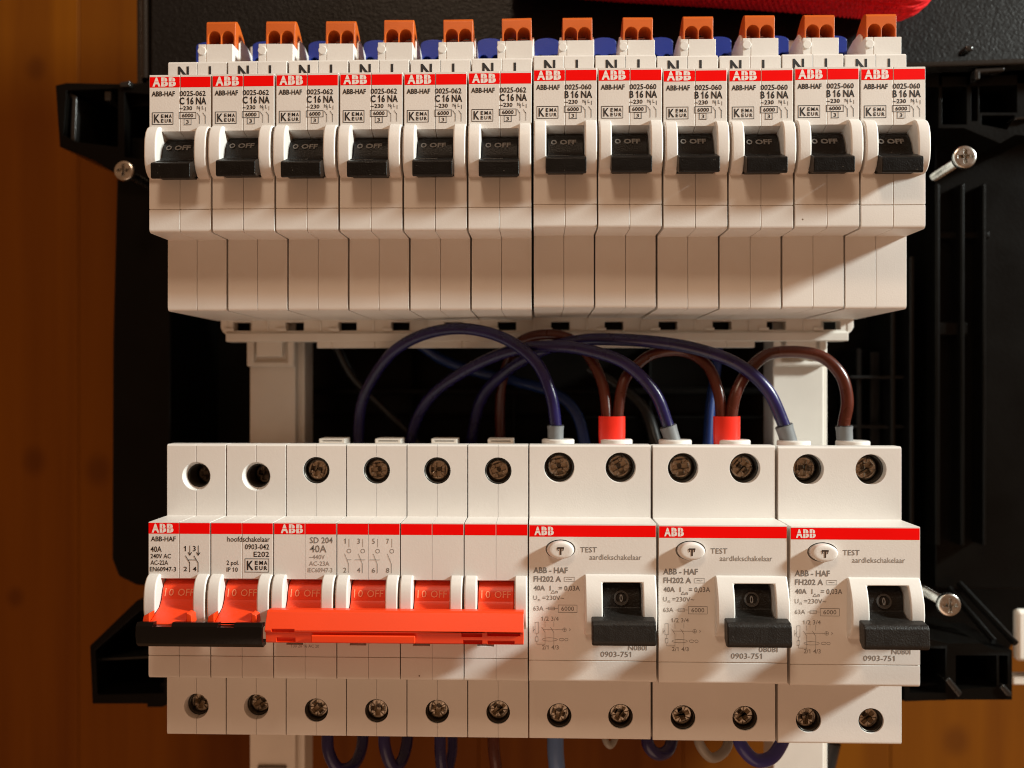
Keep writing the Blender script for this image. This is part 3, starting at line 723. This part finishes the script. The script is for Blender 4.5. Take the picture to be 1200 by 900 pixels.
# ---- residual current breakers
def build_rcd(serial, lab):
    global ORG
    ORG = Vector((0, 50, 0))
    t = thing('earth_leakage_breaker', (0, 0, 0), 'x', 'earth leakage breaker')
    bm = B(); prism(bm, body_prof(42.3, 42.0), -17.3, 17.3)
    cuts = []
    def cut(fn):
        c = B(); fn(c); cuts.append(c)
    cut(lambda c: box(c, -20, 20, -1, .3, -15.75, -15.5))
    cut(lambda c: box(c, 2.6, 13.3, -12, 9, -6.0, 6.0))
    for x_ in (-8.75, 8.75):
        cut(lambda c: cyl(c, (x_, D1, 35.8), 4.3, -1, 14, seg=40)); cut(lambda c: cyl(c, (x_, D1, -35.2), 3.5, -1, 12, seg=40))
    cut(lambda c: lathe(c, (-8.7, 0, 14.7), [(2.55, -1), (2.55, .8)], seg=40, sx=1.55))
    obj('housing', solid('housing', bm, WHITE, cuts, bevel=.28), t)
    CK = [(.5, 8.0), (-.3, 7.9), (-.9, 7.5), (-2.6, 4.6), (-3.6, 1.6), (-3.9, -1.5), (-3.6, -4.5), (-2.5, -6.9), (-1.0, -8.2), (.5, -8.7)]
    bm = B(); prism(bm, CK, -2.2, 17.1); c = B(); box(c, 2.6, 13.3, -12, 9, -20, 6.0)
    obj('hood', solid('hood', bm, WHITE, [c], bevel=.5, seg=3, angle=40), t)
    bm = B(); box(bm, 2.65, 13.25, 7.6, 8.6, -6.0, 5.9); obj('recess_floor', plain('recess_floor', bm, BLACK), t)
    bm = B(); box(bm, -17.15, 17.15, -.035, .1, 18.1, 21.2); obj('red_stripe', plain('red_stripe', bm, REDS, 0), t)
    cb = B(); wb = B(); logo(wb, cb, -15.8, -10.5, 18.65, 2.0)
    obj('brand_print', plain('brand_print', wb, WINK, 0), t); obj('brand_split', plain('brand_split', cb, REDS, 0), t)
    bm = B(); lathe(bm, (-8.7, 0, 14.7), [(2.35, .7), (2.35, -1.6), (2.1, -2.1), (1.4, -2.35)], seg=40, sx=1.55)
    tb = obj('test_button', solid('test_button', bm, WHITE, bevel=.15), t)
    bm = B(); T(bm, 'T', -9.6, 13.7, 1.9, -7.8, .03, -2.42); L(bm, -9.55, 15.35, -9.35, 14.8, .25, -2.43); L(bm, -7.95, 15.35, -8.1, 14.8, .25, -2.43); obj('letter', plain('letter', bm, mat('brown_ink', (.05, .025, .012), .6), 0), tb)
    bm = B(); O(bm, -8.7, 14.7, 4.05, 2.62, .13, -.03, 40); obj('button_gap', plain('button_gap', bm, INK, 0), t)
    def dark(bm):
        T(bm, 'TEST', -3.3, 13.9, 1.4, 1.2, .004); T(bm, 'ABB - HAF', -16.1, 8.2, 1.5, -6.7, .022)
        T(bm, 'FH202 A', -16.0, 5.85, 1.45, -8.5, .018)
        T(bm, '40A', -16.0, 3.45, 1.3, -12.9, .018); T(bm, 'I', -11.6, 3.45, 1.3, -11.35, .012); L(bm, -11.2, 2.7, -10.2, 2.7, .11); L(bm, -11.2, 2.7, -10.7, 3.5, .11, -.05); L(bm, -10.2, 2.7, -10.7, 3.5, .11, -.055); T(bm, 'n', -10.0, 2.7, .95, -9.4, .012); T(bm, '= 0,03A', -9.1, 3.45, 1.3, -3.4, .014)
    def mid(bm):
        T(bm, 'aardlekschakelaar', -.8, 11.9, 1.45, 13.3, -.004)
        R(bm, -7.6, -4.9, 5.9, 7.1, .09); T(bm, '~', -7.1, 6.1, 1.1, -5.5)
        T(bm, 'U', -16.1, .85, 1.2, -15.1); T(bm, 'n', -14.8, .5, .9, -14.2); T(bm, '=230V~', -13.6, .85, 1.2, -7.7)
        T(bm, '63A', -16.1, -2.05, 1.2, -13.3); L(bm, -12.6, -1.45, -9.4, -1.45, .09); R(bm, -12.0, -10.3, -1.8, -1.1, .09, -.06)
        R(bm, -9.3, -4.2, -2.5, -.5, .11); T(bm, '6000', -8.5, -2.05, 1.15, -5.0, .006)
        T(bm, '1/2 3/4', -13.7, -4.8, 1.1, -9.2); T(bm, '2/1 4/3', -13.7, -12.6, 1.1, -9.2)
        T(bm, serial, 9.7, -12.65, 1.35, 14.7); T(bm, '0903-751', 2.2, -14.5, 1.45, 10.5)
    def sch(bm):
        w = .09
        R(bm, -15.6, -14.7, -8.2, -5.2, w); L(bm, -15.1, -8.2, -15.1, -9.3, w); R(bm, -15.5, -14.8, -10.4, -9.2, w, -.07); L(bm, -15.1, -10.4, -15.1, -11.2, w)
        L(bm, -15.1, -11.2, -13, -11.2, w, -.05); L(bm, -16.1, -7.6, -15.6, -7.0, w); L(bm, -16.1, -6.4, -16.1, -8, w)
        for x_ in (-12.9, -10.5):
            L(bm, x_, -5.1, x_, -6.4, w); L(bm, x_-.9, -6.6, x_, -8.0, w, -.05); L(bm, x_, -8.0, x_, -11.8, w, -.055)
        L(bm, -13.4, -7.2, -8.2, -7.2, w*.7, -.065); O(bm, -11.6, -9.9, 2.1, .5, w); O(bm, -8.4, -9.9, .7, .4, w); O(bm, -7.1, -9.9, .5, .4, w)
        O(bm, -7.6, -7.2, .55, .55, w); L(bm, -7.9, -7.2, -7.3, -7.2, w); L(bm, -7.6, -6.9, -7.6, -7.5, w, -.06); L(bm, -6.3, -6.9, -6.0, -7.2, w); L(bm, -6.0, -7.2, -6.3, -7.5, w, -.06)
    obj('printed_text', mesh_print(dark, INKG), t); obj('printed_text', mesh_print(mid, mat('mid_grey_ink', (.22, .195, .175), .6)), t); obj('circuit_symbol', mesh_print(sch, INKG, 'circuit_symbol'), t)
    # toggle
    bm = B(); prism(bm, [(6, 5.2), (3.2, 4.9), (1.4, 3.8), (.5, 1.6), (.3, -1.2), (-2.0, -2.3), (-6.0, -2.6), (-6.0, -5.6), (7, -5.9)], 2.9, 13.0)
    tg = obj('toggle', solid('toggle', bm, DKGREY, bevel=.3), t)
    bm = B(); prism(bm, [(-4.4, -2.3), (-7.8, -2.7), (-8.6, -3.5), (-9.0, -8.0), (-8.4, -9.1), (-6.8, -9.3), (-4.6, -7.9)], -.6, 16.2)
    obj('lever', solid('lever', bm, DKGREY, bevel=.4, seg=3), tg)
    bm = B(); lathe(bm, (0, 0, 0), [(2.05, .6), (2.0, -.45), (1.5, -.45), (1.45, .05), (.1, .05)], seg=28)
    bmesh.ops.transform(bm, matrix=Matrix.Translation((7.8, .6, 1.4)) @ Matrix.Rotation(math.radians(-14), 4, 'X'), verts=bm.verts[:])
    obj('ring', plain('ring', bm, RINGM), tg)
    bm = B(); b2 = B(); T(b2, '0', -.45, -.95, 1.9, .45, .02, 0); mm = bpy.data.meshes.new('e'); b2.to_mesh(mm); b2.free(); bm.from_mesh(mm)
    ex = bmesh.ops.extrude_face_region(bm, geom=bm.faces[:]); bmesh.ops.translate(bm, vec=(0, .5, 0), verts=[v for v in ex['geom'] if isinstance(v, bmesh.types.BMVert)])
    bmesh.ops.transform(bm, matrix=Matrix.Translation((7.8, .35, 1.4)) @ Matrix.Rotation(math.radians(-14), 4, 'X'), verts=bm.verts[:])
    obj('embossed_text', plain('embossed_text', bm, mat('toggle_mark', (.25, .24, .23), .4), 0), tg)
    for x_ in (-8.75, 8.75):
        sleeve(t, x_, 35.8, 2.4, 4.25); sleeve(t, x_, -35.2, .6, 3.46)
        screw(t, x_, 35.8, 4.6, SM, s=1.12); screw(t, x_, -35.2, 2.6, SM)
        bm = B(); lathe(bm, (x_, 27, 42.3), [(4.9, -3), (4.9, .5), (4.6, .8), (3.0, .8)], 'z', 32); obj('entry_collar', plain('entry_collar', bm, WHITE), t)
    return t
XC = [-106.16+105+17.5+35*k for k in range(3)]
for k, (sr, lab) in enumerate(zip(('N080I', '0808I', 'N080I'),
        ('earth leakage breaker with test button and black lever, next to the red-handled isolator', 'middle one of the three earth leakage breakers with test buttons in the lower row',
         'earth leakage breaker with test button at the right end of the lower row'))):
    t = build_rcd(sr, lab); t.location = Vector((XC[k]+(0, .2, .5)[k], YB+50+(0, -.2, -.5)[k], ZB-(0, .1, .3)[k]))*MM
    tag(t, lab, 'earth leakage breaker', 'earth leakage breakers in the lower row')
ORG = Vector((0, 0, 0))

# ------------------------------------------------------------------ wires
def wire(pts, r, m, label, cat='wire', group=None, ferrule=None, n=8):
    """pts: (px, py, Y) knots; ferrule = (knot index from start, length mm, radius, material)"""
    global ORG
    P = [at(*p) for p in pts]; P = P[:3]+[p+Vector((random.uniform(-.35, .35), random.uniform(-.5, .5), random.uniform(-.35, .35))) for p in P[3:]]; ORG = P[0].copy()
    t = thing('wire', ORG, label, cat, group)
    bm = B(); tube(bm, spline(P, n), r, 14); obj('insulation', plain('insulation', bm, m, 60), t)
    if ferrule:
        ln, fr_, fm = ferrule; d = (P[1]-P[0]).normalized()
        bm = B(); a_ = P[0]-d*2.5; qs = [a_, P[0]+d*(ln-1.6), P[0]+d*(ln-.25), P[0]+d*ln, P[0]+d*(ln-.3)]; rs = [fr_*.97, fr_, fr_*1.07, fr_*1.03, r*1.0]; tube(bm, qs, lambda u: rs[int(round(u*4))], 20)
        obj('ferrule', plain('ferrule', bm, fm, 50), t)
    ORG = Vector((0, 0, 0)); return t
GW = 'indigo wires looping between the rows'
wire([(651, 516, 29.5), (651, 497, 29.5), (645, 460, 29.5), (626, 422, 31), (590, 396, 34), (545, 386, 38), (500, 391, 42), (462, 410, 46), (438, 440, 50), (424, 478, 54), (420, 530, 58), (419, 600, 60)], 1.85, PURPLE,
     'indigo wire rising from a grey sleeve on the leftmost earth leakage breaker', group=GW, ferrule=(4.6, 2.45, GREYF))
wire([(788, 516, 29.5), (782, 497, 29.5), (767, 460, 29), (735, 428, 29), (695, 411, 30), (650, 405, 33), (600, 411, 38), (550, 430, 44), (510, 460, 50), (488, 490, 55), (478, 530, 60)], 1.85, PURPLE,
     'scuffed indigo wire rising from the grey sleeve on the middle earth leakage breaker', group=GW, ferrule=(4.6, 2.45, GREYF))
wire([(924, 516, 29.5), (917, 494, 29.5), (900, 458, 29), (872, 432, 29), (838, 415, 30), (790, 405, 32), (735, 399, 34), (680, 398, 37), (630, 413, 42), (590, 438, 50), (562, 472, 56), (550, 530, 62)], 1.9, PURPLE,
     'indigo wire rising from the grey sleeve on the right earth leakage breaker', group=GW, ferrule=(4.8, 2.55, GREYF))
BWG = 'brown wires looping between the rows'
wire([(990, 516, 29.5), (989, 497, 29.5), (993, 470, 29.5), (985, 440, 30), (962, 419, 31), (932, 411, 32), (900, 417, 33), (875, 438, 32), (863, 462, 30), (857, 490, 29.5), (856, 510, 29.5)], 1.85, BROWNW,
     'brown wire arching over the right white post to a grey sleeve', group=BWG, ferrule=(4.4, 2.4, GREYF))
wire([(845, 510, 30.5), (845, 490, 30.5), (842, 460, 31), (828, 428, 33), (800, 413, 36), (768, 415, 36), (745, 428, 34), (731, 450, 32), (723, 486, 30.5), (722, 508, 30.5)], 1.7, BROWNW,
     'brown wire arching from one red sleeve to the other', group=BWG)
wire([(711, 508, 30.5), (711, 486, 31), (706, 450, 33), (692, 418, 36), (670, 398, 39), (640, 391, 41), (612, 401, 45), (594, 425, 52), (587, 470, 58), (587, 560, 62)], 1.7, BROWNW,
     'brown wire rising left out of the left red sleeve', group=BWG)
for px, w in ((717, 'left'), (851.5, 'right')):
    p = at(px, 516, 29.5); ORG = p.copy()
    bm = B(); zt2 = at(0, 487, 29.5).z
    pr_ = [(4.05*math.cos(a_)*1, 2.6*math.sin(a_)) for a_ in [2*math.pi*i/28 for i in range(28)]]
    rings = []
    for z, s in ((p.z-2, .95), (p.z+2, 1), (zt2, 1), (zt2, .92), (zt2-.8, .9)):
        rings.append([bm.verts.new((p.x+u*s, p.y+v*s, z)) for u, v in pr_])
    fs = [bm.faces.new(rings[0]), bm.faces.new(rings[-1])]
    for A_, B_ in zip(rings, rings[1:]):
        for i in range(28): fs.append(bm.faces.new((A_[i], B_[i], B_[(i+1) % 28], A_[(i+1) % 28])))
    bmesh.ops.recalc_face_normals(bm, faces=fs)
    o = obj('twin_ferrule', plain('twin_ferrule', bm, REDF, 50)); o.location = ORG*MM
    tag(o, '%s one of the two bright red twin wire sleeves on top of the lower row' % w, 'wire sleeve', 'red twin sleeves'); ORG = Vector((0, 0, 0))
DG = 'wires in the dark behind the breakers'
wire([(490, 402, 60), (520, 422, 62), (560, 436, 64), (612, 448, 62), (650, 462, 56), (676, 488, 50), (688, 530, 48)], 1.9, BLUEW, 'dull blue wire sagging across the dark gap behind the indigo arcs', group=DG)
wire([(842, 400, 60), (838, 440, 60), (832, 480, 58), (830, 530, 56)], 1.7, BLUEW, 'straight blue wire going down behind the right red sleeve', group=DG)
wire([(690, 432, 62), (725, 452, 60), (755, 480, 54), (772, 530, 48)], 2.1, BLACKW, 'black wire curving down behind the middle grey sleeve', group=DG)
wire([(395, 408, 72), (412, 440, 74), (440, 470, 76), (490, 520, 78), (520, 560, 78)], 1.6, BLACKW, 'thin black wire slanting through the dark gap beside the left post', group=DG)
LG = 'wires under the lower row'
wire([(384, 850, 28), (385, 880, 27), (397, 901, 28), (414, 896, 32), (424, 872, 38), (424, 840, 44)], 1.8, PURPLE, 'indigo wire loop hanging below the first pole of the red-handled isolator', group=LG)
wire([(450, 850, 28), (451, 875, 27), (459, 897, 28), (470, 892, 32), (476, 870, 38), (476, 840, 44)], 1.8, PURPLE, 'indigo wire loop hanging below the second pole of the red-handled isolator', group=LG)
wire([(516, 850, 28), (516, 880, 27), (518, 905, 27), (521, 960, 27)], 1.8, PURPLE, 'indigo wire hanging below the third pole of the red-handled isolator', group=LG)
wire([(530, 850, 42), (530, 880, 40), (526, 905, 38), (524, 960, 36)], 1.6, PURPLE, 'darker indigo wire hidden behind another one below the third isolator pole', group=LG)
wire([(578, 850, 28), (579, 880, 27), (582, 905, 27), (586, 960, 28)], 1.85, BROWNW, 'brown wire hanging below the rightmost pole of the red-handled isolator', group=LG)
wire([(651, 850, 28), (651, 880, 27), (653, 905, 27), (654, 960, 28)], 2.5, BLUEL, 'thick light blue wire hanging below the leftmost earth leakage breaker', group=LG)
wire([(757, 850, 30), (760, 874, 29), (772, 884, 30), (785, 876, 34), (790, 850, 40)], 1.9, PURPLE, 'short indigo loop below the seam of the left and middle earth leakage breakers', group=LG)
wire([(817, 850, 34), (820, 872, 32), (834, 888, 33), (850, 878, 36), (856, 850, 42)], 1.5, GREYW, 'grey wire loop under the middle earth leakage breaker', group=LG)
wire([(708, 850, 40), (709, 866, 38), (715, 874, 38), (722, 866, 40), (723, 850, 44)], 1.0, GREYW, 'thin pale wire tip under the leftmost earth leakage breaker', group=LG)
wire([(864, 850, 30), (868, 872, 28), (884, 890, 28), (902, 888, 30), (917, 872, 34), (924, 850, 40)], 2.0, mat('bright_indigo_insulation', (.03, .03, .22), .3), 'bright indigo wire loop in front of the lower end of the right post', group=LG)
wire([(972, 868, 74), (962, 905, 74), (940, 950, 74)], 4.0, BLACKW, 'thick black cable slanting down beside the lower end of the right post', 'cable')
# entry bushings below the isolator
# ------------------------------------------------------------------ red woven strap, top right
P = [at(600, -62, 52), at(700, -53, 52), at(800, -47, 52), at(900, -41, 52), at(1000, -33, 52), at(1052, -28, 52)]
S = spline(P, 92); R0 = 13.0
e = S[-1]; d = (S[-1]-S[-2]).normalized()
ends = [math.pi/2*i/14 for i in range(1, 14)]
S2 = S+[e+d*R0*math.sin(a_) for a_ in ends]
N0 = len(S)
bm = B(); rr = [1.0]*N0+[math.cos(a_) for a_ in ends]
def weave(i, k):
    b = k*math.pi/6; par = (k//6) % 2
    return 1+.075*abs(math.sin(i*.52+(math.pi/2 if par else 0)))*abs(math.sin(b))**.6
tube(bm, S2, lambda u: R0*rr[min(len(rr)-1, int(round(u*(len(S2)-1))))], 240, weave)
ORG = S[0].copy()
RW = mat('red_yarn', (.92, .008, .012), .65, grain=1, gscale=2500, var=.3, vscale=900, spec=.3)
me = plain('red_strap', bm, RW, 80); o = obj('red_strap', me); o.location = ORG*MM
tag(o, 'bright red woven cord strap lying across the top right of the black cover panel', 'strap')
